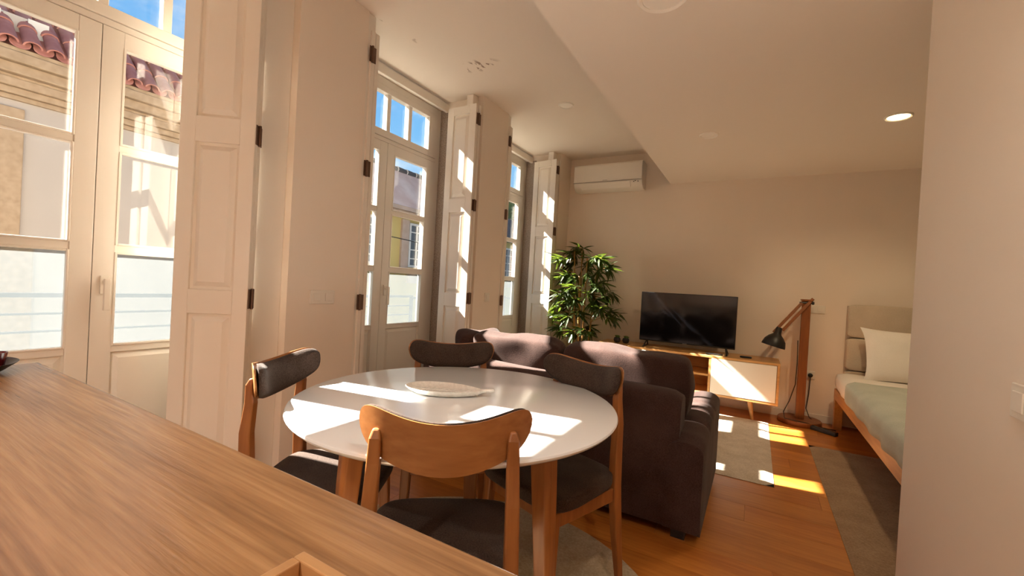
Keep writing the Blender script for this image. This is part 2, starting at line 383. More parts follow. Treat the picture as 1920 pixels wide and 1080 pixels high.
# ------------------------------------------------------------------ windows (French doors with transom)
def raised_panel(b, y0, y1, z0, z1, x, d=.012, sgn=1):
    # bevelled field seen from +x : ring groove then raised centre
    w = .03
    a = [(x, y0, z0), (x, y1, z0), (x, y1, z1), (x, y0, z1)]
    g = [(x-d*sgn, y0+.006, z0+.006), (x-d*sgn, y1-.006, z0+.006), (x-d*sgn, y1-.006, z1-.006), (x-d*sgn, y0+.006, z1-.006)]
    h = [(x+.001*sgn, y0+w, z0+w), (x+.001*sgn, y1-w, z0+w), (x+.001*sgn, y1-w, z1-w), (x+.001*sgn, y0+w, z1-w)]
    vs = a+g+h; fs = []
    for k in range(4):
        n = (k+1) % 4; fs += [(k, n, 4+n, 4+k), (4+k, 4+n, 8+n, 8+k)]
    fs.append((8, 9, 10, 11)); b.add(vs, fs)
def framed(b, y0, y1, z0, z1, x0, x1, m):
    "rect frame with margins m=(left,right,bottom,top)"
    l, r, bo, t = m
    b.box(x0, x1, y0, y0+l, z0, z1); b.box(x0, x1, y1-r, y1, z0, z1)
    b.box(x0, x1, y0+l, y1-r, z0, z0+bo); b.box(x0, x1, y0+l, y1-r, z1-t, z1)
XG = -2.507
for wi, c in enumerate(WC):
    w = struct(empty('window_%d' % (wi+1), (XG, c, 0)))
    X = lambda v: v-XG
    fb = MB(); framed(fb, -WH+.002, WH-.002, 0.0, 2.598, X(-2.548), X(-2.488), (.055, .055, .03, .055))
    fb.box(X(-2.548), X(-2.488), -WH+.05, WH-.05, 2.135, 2.165)
    fb.build('window_frame', M_white2, w, bevel=.003)
    # transom sash, four panes
    tb = MB(); framed(tb, -WH+.057, WH-.057, 2.167, 2.541, X(-2.533), X(-2.482), (.098, .098, .052, .045))
    for k in (-1, 0, 1): tb.box(X(-2.535), X(-2.488), k*.228-.018, k*.228+.018, 2.21, 2.50)
    tso = tb.build('transom_sash', M_white2, w, bevel=.003)
    tr = tso
    for k in range(4):
        yy = -.342+k*.228
        MB().box(X(-2.527), X(-2.523), yy-.098, yy+.098, 2.213, 2.502).build('pane', M_glass, tr)
    for s in (-1, 1):
        lf = MB(); y0, y1 = (.0012, WH-.057) if s > 0 else (-WH+.057, -.0012)
        mi, mo = .072, WH-.057-.448
        ml, mr_ = (mi, mo) if s > 0 else (mo, mi)
        framed(lf, y0, y1, .02, 2.131, X(-2.533), X(-2.482), (ml, mr_, .10, .068))
        ya, yb = y0+ml, y1-mr_
        lf.box(X(-2.533), X(-2.485), ya, yb, .715, .745)      # lock rail under frosted pane
        lf.box(X(-2.538), X(-2.486), ya, yb, 1.16, 1.192)      # muntin
        lf.box(X(-2.538), X(-2.486), ya, yb, 1.605, 1.635)     # muntin
        if s > 0: lf.box(X(-2.548), X(-2.546), -.02, .02, .03, 2.12)
        # glazing beads
        for (za, zb) in ((.745, 1.16), (1.192, 1.605), (1.635, 2.063)):
            framed(lf, ya-.001, yb+.001, za-.001, zb+.001, X(-2.500), X(-2.479), (.009, .009, .009, .009))
        lf = lf.build('window_leaf', M_white2, w, bevel=.003)
        pb = MB().box(X(-2.53), X(-2.502), ya, yb, .12, .716); raised_panel(pb, ya, yb, .12, .716, X(-2.488), .012)
        pb.build('lower_panel', M_white2, lf)
        MB().add([(X(-2.512), ya, .745), (X(-2.512), yb, .745), (X(-2.512), yb, 1.16), (X(-2.512), ya, 1.16)], [(0, 1, 2, 3)]).build('frosted_pane', M_frost, lf)
        MB().box(X(-2.527), X(-2.523), ya, yb, 1.192, 1.605).build('pane', M_glass, lf)
        MB().box(X(-2.527), X(-2.523), ya, yb, 1.635, 2.063).build('pane', M_glass, lf)
        if s > 0:
            h = MB().box(X(-2.482), X(-2.472), .026, .056, .975, 1.055)
            h.tube([(X(-2.475), .041, 1.03), (X(-2.44), .041, 1.03)], .009, 10)
            h.box(X(-2.452), X(-2.436), .030, .052, .905, 1.042)
            h.build('handle', M_plastic, lf, bevel=.004)
    # granite reveals (both jambs) and head casing
    g = MB(); 
    for s in (-1, 1):
        ya = s*WH; g.box(X(-2.486), X(-2.36), min(ya, ya-s*.006), max(ya, ya-s*.006), 0, 2.60)
    g.build('granite_reveal', M_granite, w)
    eo = MB()
    for s in (-1, 1):
        ya = s*WH; y0, y1 = sorted((ya, ya-s*.045)); eo.box(X(-2.60), X(-2.550), y0, y1, 0, 2.60)
    eo.box(X(-2.60), X(-2.550), -WH+.045, WH-.045, 2.555, 2.60)
    eo.build('outer_surround', M_redframe, w)
    hc = MB().box(X(-2.487), X(-2.415), -WH, WH, 2.602, 2.648)
    hc.box(X(-2.435), X(-2.405), -WH, WH, 2.575, 2.64)
    hc.build('head_casing', M_white, w, bevel=.004)
    MB().box(X(-2.486), X(-2.04), -WH, WH, -.001, .012).build('threshold', M_granite, w)
    # room-side jamb casings
    for s in (-1, 1):
        ya = s*WH; y0, y1 = sorted((ya, ya-s*((.155, .08, .095, .06)[wi] if s > 0 else .055)))
        MB().box(X(-2.16), X(-2.095 if s > 0 else -2.047), y0, y1, 0, 2.655).build('jamb_casing', M_white, w, bevel=.004)

# balcony railings outside
for wi, c in enumerate(WC):
    r = empty('balcony_railing', (-2.775, c, 0))
    tag(r, ['black metal balcony railing outside the nearest window', 'black metal balcony railing outside the middle window', 'black metal balcony railing outside the farthest window', 'black metal balcony railing outside the added window behind the viewer'][wi], 'railing', 'balcony railings')
    MB().box(-.012, .012, -.60, .60, .943, .962).build('top_rail', M_rail, r)
    for z in (.870, .791, .712, .633, .554): MB().tube([(0, -.60, z), (0, .60, z)], .005, 6).build('bar', M_rail, r)
    for s in (-1, 1):
        for z in (.55, .93): MB().box(-.010, -XO*0+(XO+2.775), s*.60-.008, s*.60+.008, z, z+.02).build('wall_bracket', M_rail, r)
    for s in (-1, 1): MB().box(-.012, .012, s*.60-.012, s*.60+.012, .50, .962).build('post', M_rail, r)

# ------------------------------------------------------------------ interior shutters
def shutter(P, Q, label, zb=.04, zt=2.56, group=None, back=1, hinges=True):
    "bifold stack: front leaf from hinge P to free edge Q (xy), seen from -y"
    P = Vector((P[0], P[1]+.028)); Q = Vector((Q[0], Q[1]+.028)); L = (Q-P).length; ang = math.atan2((Q-P).y, (Q-P).x)
    o = empty('window_shutter', (P.x, P.y, 0), ang); tag(o, label, 'shutter', group)
    # local x along leaf 0..L ; visible face is at local +y or -y : leaf direction is -x world => visible side local +y
    th = .028
    ex = [(.065, L-.065, zb+.16, .905), (.065, L-.065, 1.015, 1.685), (.065, L-.065, 1.80, 2.49)]
    b = MB()
    b.box(0, .065, 0, th, zb, zt); b.box(L-.065, L, 0, th, zb, zt)
    zs = [zb, ex[0][2], ex[0][3], ex[1][2], ex[1][3], ex[2][2], ex[2][3], zt]
    for k in (0, 2, 4, 6): b.box(.065, L-.065, 0, th, zs[k], zs[k+1])
    b.box(.065, L-.065, 0.004, th-.014, zb+.1, zt-.05)
    lf = b.build('leaf', M_white, o, bevel=.002)
    for (x0, x1, z0, z1) in ex:
        # raised panel on +y face
        w_ = .022; y0 = th-.013; yt = th+.001
        a = [(x0, y0, z0), (x1, y0, z0), (x1, y0, z1), (x0, y0, z1)]
        h = [(x0+.014, y0, z0+.014), (x1-.014, y0, z0+.014), (x1-.014, y0, z1-.014), (x0+.014, y0, z1-.014)]
        i_ = [(x0+.014+w_, yt, z0+.014+w_), (x1-.014-w_, yt, z0+.014+w_), (x1-.014-w_, yt, z1-.014-w_), (x0+.014+w_, yt, z1-.014-w_)]
        fs = []
        for k in range(4):
            n = (k+1) % 4; fs += [(k, 4+k, 4+n, n), (4+k, 8+k, 8+n, 4+n)]
        fs.append((11, 10, 9, 8))
        MB().add(a+h+i_, fs).build('raised_panel', M_white, lf)
    if back:
        MB().box(.004, L-.01, -.040, -.010, zb, zt).build('folded_leaf', M_white, o, bevel=.002)
    if hinges:
        for z in (2.44, 1.74, .98, .30):
            h = MB().box(-.003, .0, -.034, .022, z-.045, z+.045); h.tube([(-.006, -.006, z-.048), (-.006, -.006, z+.048)], .0065, 8)
            h.build('hinge', M_hinge, o)
    return o
shutter((-2.05, 1.098), (-2.30, .904), 'white panelled shutter folded open across the nearest window, right side')
shutter((-2.035, 2.82), (-2.335, 2.835), 'white panelled shutter at the right side of the middle window')
shutter((-2.035, 4.42), (-2.34, 4.465), 'white panelled shutter at the right side of the farthest window, behind the bamboo')
for (c, lab) in ((WC[1], 'white shutter seen edge-on with brown hinges, left side of the middle window'), (WC[2], 'white shutter seen edge-on, left side of the farthest window')):
    o = empty('window_shutter', (-2.035, c-WH+.02, 0)); tag(o, lab, 'shutter')
    MB().box(-.33, 0, 0, .028, .04, 2.56).build('leaf', M_white, o, bevel=.002)
    MB().box(-.33, -.006, .036, .064, .04, 2.56).build('folded_leaf', M_white, o, bevel=.002)
    for z in (2.42, 1.75, .96):
        h = MB().box(.0, .004, -.012, .034, z-.045, z+.045); h.tube([(.006, .006, z-.048), (.006, .006, z+.048)], .007, 8); h.build('hinge', M_hinge, o)

# ------------------------------------------------------------------ exterior
struct(MB().box(-30, XO-.02, -20, 60, -3.7, -3.6).build('ground', M_street))
struct(MB().box(XO-.06, XO, YB-2, YF+2, -3.6, 0).build('wall_outer', M_outer))
bd = empty('townhouse', (-8, 0, -3.6)); tag(bd, 'cream rendered townhouse with stone cornice and red clay tile eaves across the street', 'building')
Z = 3.6
MB().box(-8, 0, -6, 5.0, 0, 3.1+Z).build('wall', M_cream, bd)
for (x, z0, z1) in ((.04, 3.02, 3.08), (.09, 3.08, 3.16), (.14, 3.16, 3.26), (.12, 3.26, 3.30), (.20, 3.30, 3.42), (.27, 3.42, 3.54), (.24, 3.54, 3.60)):
    MB().box(-.5, x, -6, 5.0, z0+Z, z1+Z).build('cornice_moulding', M_stone, bd, bevel=.012)
MB().box(-.02, .07, .55, 1.55, 0, 2.92+Z).build('pilaster', M_stone, bd, bevel=.01)
rb = MB().add([(.2, -6, 3.6+Z), (.2, 5, 3.6+Z), (-.95, 5, 4.72+Z), (-.95, -6, 4.72+Z), (-8, -6, 3.6+Z), (-8, 5, 3.6+Z)], [(0, 1, 2, 3), (3, 2, 5, 4), (1, 0, 4, 5), (0, 3, 4), (1, 5, 2)])
rb.build('roof', M_tile, bd)
def tile_mesh():
    b = MB(); L = .46; seg = 8; r0, r1 = .085, .070; rings = []
    for (t, r) in ((0, r0), (L, r1)):
        o_ = [(-t, -math.cos(PI*k/seg)*r, math.sin(PI*k/seg)*r*.85) for k in range(seg+1)]
        i_ = [(-t, -math.cos(PI*k/seg)*(r-.018), math.sin(PI*k/seg)*(r-.018)*.85) for k in range(seg, -1, -1)]
        rings.append(o_+i_)
    b.loft(rings); return b
tproto = None; slope = math.atan2(1.12, 1.15)
for rrow in range(4):
    for k in range(31):
        yy = -.6+k*.195; d = rrow*.36
        x = .30-d*math.cos(slope); z = 3.60+Z+.03+d*math.sin(slope)+.012*rrow
        if tproto is None: o = tile_mesh().build('roof_tile', M_tile, bd, smooth='auto'); tproto = o
        else: o = tproto.copy(); C.objects.link(o); o.parent = bd
        o.location = (x, yy, z); o.rotation_euler = (random.uniform(-.05, .05), slope, random.uniform(-.03, .03))
# pan tiles (concave) joined under the caps
pn = MB()
for k in range(31):
    yy = -.6+(k+.5)*.195; seg = 6
    pts0 = [(.27, yy-math.cos(PI*j/seg)*.09, 3.60+Z+.06-math.sin(PI*j/seg)*.06) for j in range(seg+1)]
    pts1 = [(.27-1.6*math.cos(slope), p[1], p[2]+1.6*math.sin(slope)) for p in pts0]
    n = seg+1
    pn.add(pts0+pts1+[(p[0], p[1], p[2]-.02) for p in pts0], [(j, j+1, n+j+1, n+j) for j in range(seg)]+[(2*n+j, 2*n+j+1, j+1, j) for j in range(seg)])
pn.build('pan_tiles', M_tile, bd, smooth=True)['kind'] = 'stuff'
dm = empty('roof_hatch', (-8.0, 1.33, 3.73)); tag(dm, 'pale grey boxed roof dormer rising behind the clay tiles', 'dormer')
MB().box(-1.2, 0, -.5, .40, -.0, .32).build('wall', M_extgrey, dm)
MB().box(0, .02, .02, .20, .0, .31).build('panel', M_cream, dm); MB().box(0, .03, .22, .40, .0, .325).build('panel', M_extwhite, dm); MB().box(0, .03, -.22, .0, .0, .325).build('panel', M_extwhite, dm)

def ext_window(b, y0, y1, z0, z1, ncol=2, nrow=4):
    fr = MB(); framed(fr, y0, y1, z0, z1, -.02, .05, (.06, .06, .06, .06)); f = fr.build('window', M_extwhite, b)
    mu = MB()
    for k in range(1, ncol): yy = y0+(y1-y0)*k/ncol; mu.box(-.01, .03, yy-.02, yy+.02, z0+.06, z1-.06)
    for k in range(1, nrow): zz = z0+(z1-z0)*k/nrow; mu.box(-.01, .03, y0+.06, y1-.06, zz-.015, zz+.015)
    mu.build('glazing_bar', M_extwhite, f)
    MB().box(-.01, .005, y0+.06, y1-.06, z0+.06, z1-.06).build('pane', M_darkpane, f)
b2 = empty('townhouse', (-8, 5.0, -3.6)); tag(b2, 'yellow house across the street with stone surrounds and pinkish roof', 'building')
MB().box(-6, 0, 0.02, 7.4, 0, 2.72+Z).build('wall', M_yellow, b2)
MB().box(-.4, .22, 0.02, 7.4, 2.68+Z, 2.80+Z).build('ledge', M_stone2, b2, bevel=.01)
MB().box(-.3, .30, 0.02, 7.4, 2.80+Z, 2.90+Z).build('ledge', M_stone2, b2, bevel=.01)
MB().add([(.3, .02, 2.9+Z), (.3, 7.4, 2.9+Z), (-1.0, 7.4, 4.16+Z), (-1.0, .02, 4.16+Z), (-6, .02, 2.9+Z), (-6, 7.4, 2.9+Z)], [(0, 1, 2, 3), (3, 2, 5, 4), (1, 0, 4, 5), (0, 3, 4), (1, 5, 2)]).build('roof', M_pinkroof, b2)
rc = MB()
for k in range(20): rc.tube([(-1, .1+k*.37, 4.16+Z), (-1, .1+k*.37+.34, 4.16+Z)], [.10, .085], 8)
rc.build('ridge_tiles', M_darkroof, b2)
for (a, c2_) in ((1.55, 2.25), (3.35, 3.95), (5.2, 5.8)):
    MB().box(-.01, .06, a-.28, a-.02, 1.0+Z, 2.62+Z).build('stone_surround', M_stone2, b2); MB().box(-.01, .06, c2_+.02, c2_+.28, 1.0+Z, 2.62+Z).build('stone_surround', M_stone2, b2)
    ext_window(b2, a, c2_, 1.40+Z, 2.56+Z, 2, 5)
    MB().box(0, .35, a-.3, c2_+.3, 1.28+Z, 1.36+Z).build('balcony_slab', M_stone2, b2)
MB().tube([(.34, 1.0, 2.15+Z), (.34, 4.4, 2.0+Z)], .012, 6).build('street_cable', M_rail, b2)
b3 = empty('townhouse', (-8, 12.5, -3.6)); tag(b3, 'distant ochre house with dark roof seen through the farthest window', 'building')
MB().box(-6, 0, 0.0, 9, 0, 2.62+Z).build('wall', M_yellow, b3)
MB().add([(.25, 0, 2.62+Z), (.25, 9, 2.62+Z), (-.9, 9, 3.75+Z), (-.9, 0, 3.75+Z), (-6, 0, 2.62+Z), (-6, 9, 2.62+Z)], [(0, 1, 2, 3), (3, 2, 5, 4), (1, 0, 4, 5), (0, 3, 4), (1, 5, 2)]).build('roof', M_darkroof, b3)
ext_window(b3, .6, 1.4, 1.3+Z, 2.4+Z); ext_window(b3, 3, 3.8, 1.3+Z, 2.4+Z)
tr = empty('tree', (-13.5, 21, -3.6)); tag(tr, 'green tree crown above the far dark roof', 'tree')
MB().tube([(0, 0, 0), (.1, 0, 5), (0, .1, 7.5)], [.3, .2, .08], 8).build('trunk', M_stone, tr, smooth=True)
cb = MB()
for k in range(14):
    a = random.uniform(0, 2*PI); rr = random.uniform(0, 1.8)
    cb.soft((rr*math.cos(a), rr*math.sin(a), 8.2+random.uniform(-1.1, 1.5)), (1.8, 1.8, 1.5), 2, 6, .5, 2.5, k)
cb.build('crown', M_tree, tr)

# ------------------------------------------------------------------ ceiling lights, AC, switches
def downlight(x, y, z, r, label, lit=False, power=28, lcol=(1, .76, .45)):
    o = empty('ceiling_light', (x, y, z)); tag(o, label, 'ceiling light')
    MB().lathe([(r, 0), (r, -.004), (r*.92, -.010), (r*.80, -.006), (r*.78, 0)], 36).build('trim_ring', M_off, o, smooth='auto')
    MB().lathe([(r*.785, -.001), (r*.785, -.0045), (.001, -.0055)], 36).build('diffuser', M_lit if lit else M_off, o, smooth='auto')
    if lit:
        l = bpy.data.lights.new('downlight', 'SPOT'); l.energy = power; l.color = lcol; l.spot_size = R(150); l.spot_blend = .8; l.shadow_soft_size = r*.7
        lo = bpy.data.objects.new('downlight', l); C.objects.link(lo); lo.parent = o; lo.location = (0, 0, -.02)
    return o
downlight(-.386, 1.75, ZL, .100, 'round white ceiling light cut by the top edge of the picture')
downlight(-.367, 3.426, ZL, .066, 'unlit small round ceiling light in the lowered ceiling, left of the glowing one')
downlight(.707, 3.48, ZL, .070, 'glowing yellow round ceiling light near the bed', True)
downlight(-1.49, 3.35, ZU, .066, 'round unlit light in the higher ceiling near the windows')
for (x, y, l_) in ((.15, .55, 'added unseen fill downlight above the viewer near the right wall'), (-.6, -.9, 'added unseen fill downlight behind the viewer, nearer one'), (-.6, -1.7, 'added unseen fill downlight behind the viewer, by the back wall')):  # downlights added out of view to lift the room's brightness
    downlight(x, y, ZL, .070, l_, True, 13 if y > 0 else 42, (1, .92, .83))

ac = empty('air_conditioner', (-1.92, YF, 2.24)); tag(ac, 'white split air conditioner high on the far wall above the bamboo', 'air conditioner')
Wd = .785
prof = [(0, 0), (-.10, -.005), (-.165, .035), (-.195, .10), (-.20, .20), (-.195, .275), (-.18, .292), (0, .295)]
MB().loft([[(x, p[0], p[1]) for p in prof] for x in (0, .006, Wd-.006, Wd)]).build('housing', M_ac, ac, smooth='auto', bevel=.006)
fl = MB().add([(.09, -.150, .018), (.66, -.150, .018), (.66, -.196, .075), (.09, -.196, .075), (.09, -.158, .012), (.66, -.158, .012), (.66, -.204, .072), (.09, -.204, .072)],
     [(0, 1, 2, 3), (7, 6, 5, 4), (0, 4, 5, 1), (1, 5, 6, 2), (2, 6, 7, 3), (3, 7, 4, 0)]).build('air_flap', M_ac, ac)
MB().box(.0, .785, -.199, -.1965, .083, .086).build('seam', M_blackmetal, ac)
MB().box(.35, .40, -.2015, -.198, .095, .101).build('badge', M_chrome, ac)
for k, xx in enumerate((.695, .71, .74)):
    MB().box(xx, xx+.009, -.199, -.19, .06+(k % 2)*.008, .067+(k % 2)*.008).build('indicator', M_black, ac)

def wall_plate(name, loc, rz, n, label, cat, kind='switch', w=.075, h=.075):
    o = empty(name, loc, rz); tag(o, label, cat)   # local: x along the wall, -y out of the wall
    MB().box(-w*n/2, w*n/2, -.009, 0, -h/2, h/2).build('plate', M_plastic, o, bevel=.003)
    for k in range(n):
        cx = -w*n/2+w*(k+.5)
        if kind == 'switch' or k == 0 and n > 1: MB().box(cx-.022, cx+.022, -.013, -.009, -.022, .022).build('rocker', M_plastic, o, bevel=.002)
        else: MB().lathe([(.020, 0), (.020, .003), (.016, .003), (.015, -.002), (.001, -.002)], 20, Mx((cx, -.009, 0), 0, PI/2)).build('socket', M_plastic, o)
    return o
wall_plate('light_switch', (XW, 1.50, .99), PI/2, 2, 'white double switch plate on the column between the two nearest windows', 'switch')
wall_plate('light_switch', (XW, 3.13, .99), PI/2, 1, 'small white switch on the column beside the farthest window', 'switch')
wall_plate('light_switch', (.482, YF, 1.04), 0, 2, 'white double switch on the far wall behind the lamp post top', 'switch')
wall_plate('wall_socket', (.474, YF, .425), 0, 1, 'white wall socket low behind the floor lamp', 'socket', 'socket')
wall_plate('light_switch', (.5, 1.315, .93), -PI/2, 1, 'white switch plate at the right edge on the near wall', 'switch')

# ------------------------------------------------------------------ rugs
def rug(name, x0, x1, y0, y1, m, label, h=.012):
    nx, ny = int((x1-x0)/.05)+1, int((y1-y0)/.05)+1
    def fn(u, v):
        x = x0+(x1-x0)*u; yy = y0+(y1-y0)*v
        ed = min(u*(x1-x0), (1-u)*(x1-x0), v*(y1-y0), (1-v)*(y1-y0))
        z = h*min(1, .25+ed/.02) if ed < .02 else h+.0015*mnoise.noise(Vector((x*9, yy*9, 0)))
        return (x, yy, z)
    b = MB().grid(fn, nx, ny)
    b.box(x0, x1, y0, y1, .0008, h*.25)
    o = b.build(name, m, smooth=True); tag(o, label, 'rug'); return o
rug('rug', -1.45, .152, 2.985, 4.49, M_rug, 'beige rug between sofa and television cabinet with sunlit squares')
rug('rug', .412, 1.35, 1.5, 4.03, M_rug2, 'brownish grey rug along the left side of the bed')
b = MB().lathe([(.772, .001), (.778, .004), (.772, .010), (.75, .012), (.4, .0125), (.001, .012)], 72)
o = b.build('rug', M_rug3, smooth='auto', loc=(-.86, 1.14, 0)); tag(o, 'round beige rug under the dining table', 'rug')

# ------------------------------------------------------------------ dining table
TC = (-.869, 1.193); TR_ = .534; TZ = .717-.740
t = empty('dining_table', (TC[0], TC[1], 0)); tag(t, 'round white dining table with splayed oak legs', 'table')
MB().lathe([(r_, z_+TZ) for (r_, z_) in ((.001, .716), (TR_-.030, .716), (TR_-.012, .720), (TR_-.003, .728), (TR_, .733), (TR_-.002, .738), (TR_-.006, .740), (.001, .7402))], 96).build('tabletop', M_tabletop, t, smooth='auto')
for k in range(3):
    a = R((-4, 115, -117)[k]); ca, sa = math.cos(a), math.sin(a)
    b = MB(); rings = []
    for (rad, z, w_) in ((.385, .0125, .042), (.372, .2, .052), (.355, .5, .068), (.345, .65, .074), (.340, .692, .074)):
        cx, cy = rad*ca, rad*sa; q = []
        for (i, j) in ((-1, -1), (-1, 0.6), (-.6, 1), (.6, 1), (1, .6), (1, -1)):
            q.append((cx+(-sa*i+ca*j*.85)*w_/2, cy+(ca*i+sa*j*.85)*w_/2, z))
        rings.append(q[::-1])
    b.loft(rings).build('leg', M_legwood, t, bevel=.004)
ap = MB()
for k in range(3):
    a = R((-4, 115, -117)[k]); a2 = R((115, 243, -4)[k])
    p, q = Vector((.27*math.cos(a), .27*math.sin(a), 0)), Vector((.27*math.cos(a2), .27*math.sin(a2), 0)); d = (q-p).normalized(); n = Vector((d.y, -d.x, 0))*.01
    ap.add([tuple(p+n+Vector((0,0,.65+TZ))), tuple(q+n+Vector((0,0,.65+TZ))), tuple(q-n+Vector((0,0,.65+TZ))), tuple(p-n+Vector((0,0,.65+TZ))), tuple(p+n+Vector((0,0,.716+TZ))), tuple(q+n+Vector((0,0,.716+TZ))), tuple(q-n+Vector((0,0,.716+TZ))), tuple(p-n+Vector((0,0,.716+TZ)))], [(0,3,2,1),(4,5,6,7),(0,1,5,4),(1,2,6,5),(2,3,7,6),(3,0,4,7)])
ap.build('apron', M_legwood, t)

# leaf-shaped dish
dsh = empty('leaf_dish', (-.935, 1.20, .7178), R(22)); tag(dsh, 'speckled off-white leaf-shaped dish with short stem on the white table', 'dish')
def dish_ring(k, z, sh=0):
    out = []
    for j in range(40):
        a = 2*PI*j/40; x = .145*math.cos(a); yv = .070*math.sin(a)*(1-.22*math.cos(a))
        if math.cos(a) > 0: yv *= (1-.45*math.cos(a)**3)
        out.append((x*k+sh, yv*k, z))
    return out
MB().loft([dish_ring(.62, 0), dish_ring(.78, .004), dish_ring(.96, .018), dish_ring(1.0, .0235), dish_ring(.975, .024), dish_ring(.93, .018), dish_ring(.75, .010), dish_ring(.3, .008)]).build('bowl', M_dish, dsh, smooth='auto')
MB().tube([(.125, 0, .021), (.15, .002, .024), (.175, .004, .026)], [.008, .006, .007], 8).build('stem', M_dish, dsh, smooth=True)
vn = MB()
vn.tube([(-.115, 0, .0110), (.11, 0, .0135)], .0014, 5)
for k in range(-4, 5):
    x = k*.024
    for s in (-1, 1): vn.tube([(x, 0, .0112), (x+.028, s*.035, .0135)], .0009, 4)
vn.build('vein_relief', M_dish, dsh)

# ------------------------------------------------------------------ dining chairs
def back_y(u, z): return -.215+.085*u*u-.12*(z-.741)
def build_chair():
    o = empty('dining_chair')
    def band(u0, yo, th, shrink, n=34, m=8):
        b = MB(); rings = []
        for i in range(n+1):
            un = math.sin((-1+2*i/n)*PI/2); u = un*u0
            hh = (.0585-shrink)*max(0.02, (1-abs(un)**9))**.5*(1-.10*un*un); zc = .742+.044*un*un
            ring = []
            for j in range(m+1):
                v = -1+2*j/m; z = zc+hh*v; crown = 1-abs(v)**6; ed = (1-abs(un)**10)
                ring.append((.198*u, back_y(u, z)+yo+th*(.25+.75*crown)*(.2+.8*ed), z))
            for j in range(m, -1, -1):
                v = -1+2*j/m; z = zc+hh*v
                ring.append((.198*u, back_y(u, z)+yo, z))
            rings.append(ring)
        b.loft(rings); return b
    band(1.0, -.014, .014, 0).build('back_panel', M_chairwood, o, smooth='auto')
    band(.968, .001, .032, .002).build('back_pad', M_seat, o, smooth=True)
    # seat
    def sf(q):
        f = (q.y+.205)/.41; k = .84+.14*min(1, max(0, f)*1.5); return Vector((q.x*k, q.y, q.z+(.004 if q.z > 0 else 0)))
    MB().soft((0, -.005, .408), (.42, .39, .062), 5, 14, fn=sf).build('seat', M_seat, o, smooth=True)
    sb = MB().box(-.158, .158, .128, .148, .330, .380); sb.box(-.16, .16, -.175, -.155, .330, .380); sb.box(-.175, -.157, -.16, .135, .330, .380); sb.box(.157, .175, -.16, .135, .330, .380)
    sb.build('seat_frame', M_legwood, o, bevel=.003)
    for s in (-1, 1):
        MB().rectloft([(s*.172, .158, .0, .024, .024), (s*.166, .150, .28, .034, .034), (s*.163, .145, .382, .036, .036)]).build('leg', M_legwood, o, bevel=.006, seg=3)
        b = MB(); rings = []
        for (x, yy, z, a, c_) in ((.178, -.225, 0, .022, .026), (.172, -.196, .20, .030, .036), (.165, -.180, .38, .034, .042), (.161, -.183, .50, .033, .038), (.157, -.190, .61, .031, .034), (.154, -.2, .70, .029, .028), (.152, -.2, .755, .026, .022), (.151, -.2, .775, .016, .010)):
            yb = yy if z < .65 else back_y(x/.198, z)-.014-c_/2+.004
            rings.append([(s*x-a/2, yb-c_/2, z), (s*x+a/2, yb-c_/2, z), (s*x+a/2, yb+c_/2, z), (s*x-a/2, yb+c_/2, z)])
        b.loft(rings).build('leg', M_legwood, o, bevel=.007, seg=3)
    return o
GR = .0128
def cpos(cx, cy, fx, fy):
    L = math.hypot(fx, fy); fx /= L; fy /= L; return ((cx+.215*fx, cy+.215*fy), (fx, fy))
chairs = [cpos(-.565, .733, -.57, .82)+('oak chair with its curved wooden back towards the kitchen counter',),
          cpos(-1.42, .86, .87, .49)+('dining chair at the left of the table by the column, seat partly sunlit',),
          cpos(-1.26, 1.65, .63, -.777)+('dining chair behind the table with its dark padded back facing the viewer',),
          cpos(-.562, 1.665, -.33, -.94)+('dining chair at the right of the table with its back to the sofa',)]
proto = build_chair()
for i, (p, f, lab) in enumerate(chairs):
    o = proto if i == 0 else copy_tree(proto)
    o.location = (p[0], p[1], GR); o.rotation_euler = (0, 0, math.atan2(-f[0], f[1]))
    tag(o, lab, 'chair', 'dining chairs around the round table')

# ------------------------------------------------------------------ sofa
sf_ = empty('sofa', (-1.02, 2.5, 0)); tag(sf_, 'dark brown fabric sofa standing with its back to the dining table', 'sofa')
X0, X1 = -1.86-(-1.02), -.155-(-1.02); Y0, Y1 = 2.06-2.5, 2.96-2.5
def arm(xc, w_, z1, creased):
    rings = []; n = 46
    for i in range(n+1):
        tt = i/n; yy = Y0+.012+(Y1-Y0-.012)*tt
        zt = z1-.0*tt; k = 1.0
        if creased:
            zt = z1-.045*math.exp(-(tt/.42)**2*2)*1.0; 
            for (t0, d) in ((.26, .016), (.44, .014), (.60, .010)): k -= d*math.exp(-((tt-t0)/.016)**2)*5*.28; zt -= d*1.0*math.exp(-((tt-t0)/.018)**2)
        e_ = min(1, min(tt, 1-tt)/.05); rr = w_/2*(.93+.07*e_)*k; zt -= (1-e_)*.03
        ring = [(xc-w_/2*.97, yy, .045), (xc-rr, yy, .15), (xc-rr, yy, zt-rr*.75)]
        for j in range(1, 12):
            a = PI-PI*j/12; ring.append((xc+rr*math.copysign(abs(math.cos(a))**.8, math.cos(a)), yy, zt-rr*.75+rr*.75*math.sin(a)**.8))
        ring += [(xc+rr, yy, zt-rr*.75), (xc+rr, yy, .15), (xc+w_/2*.97, yy, .045)]
        rings.append(ring)
    return MB().loft([r_[::-1] for r_ in rings])
arm(X1-.085, .165, .522, True).build('armrest', M_sofa, sf_, smooth='auto')
arm(X0+.085, .165, .56, False).build('armrest', M_sofa, sf_, smooth='auto')
rings = []
xa, xb = X0+.05, X1-.115
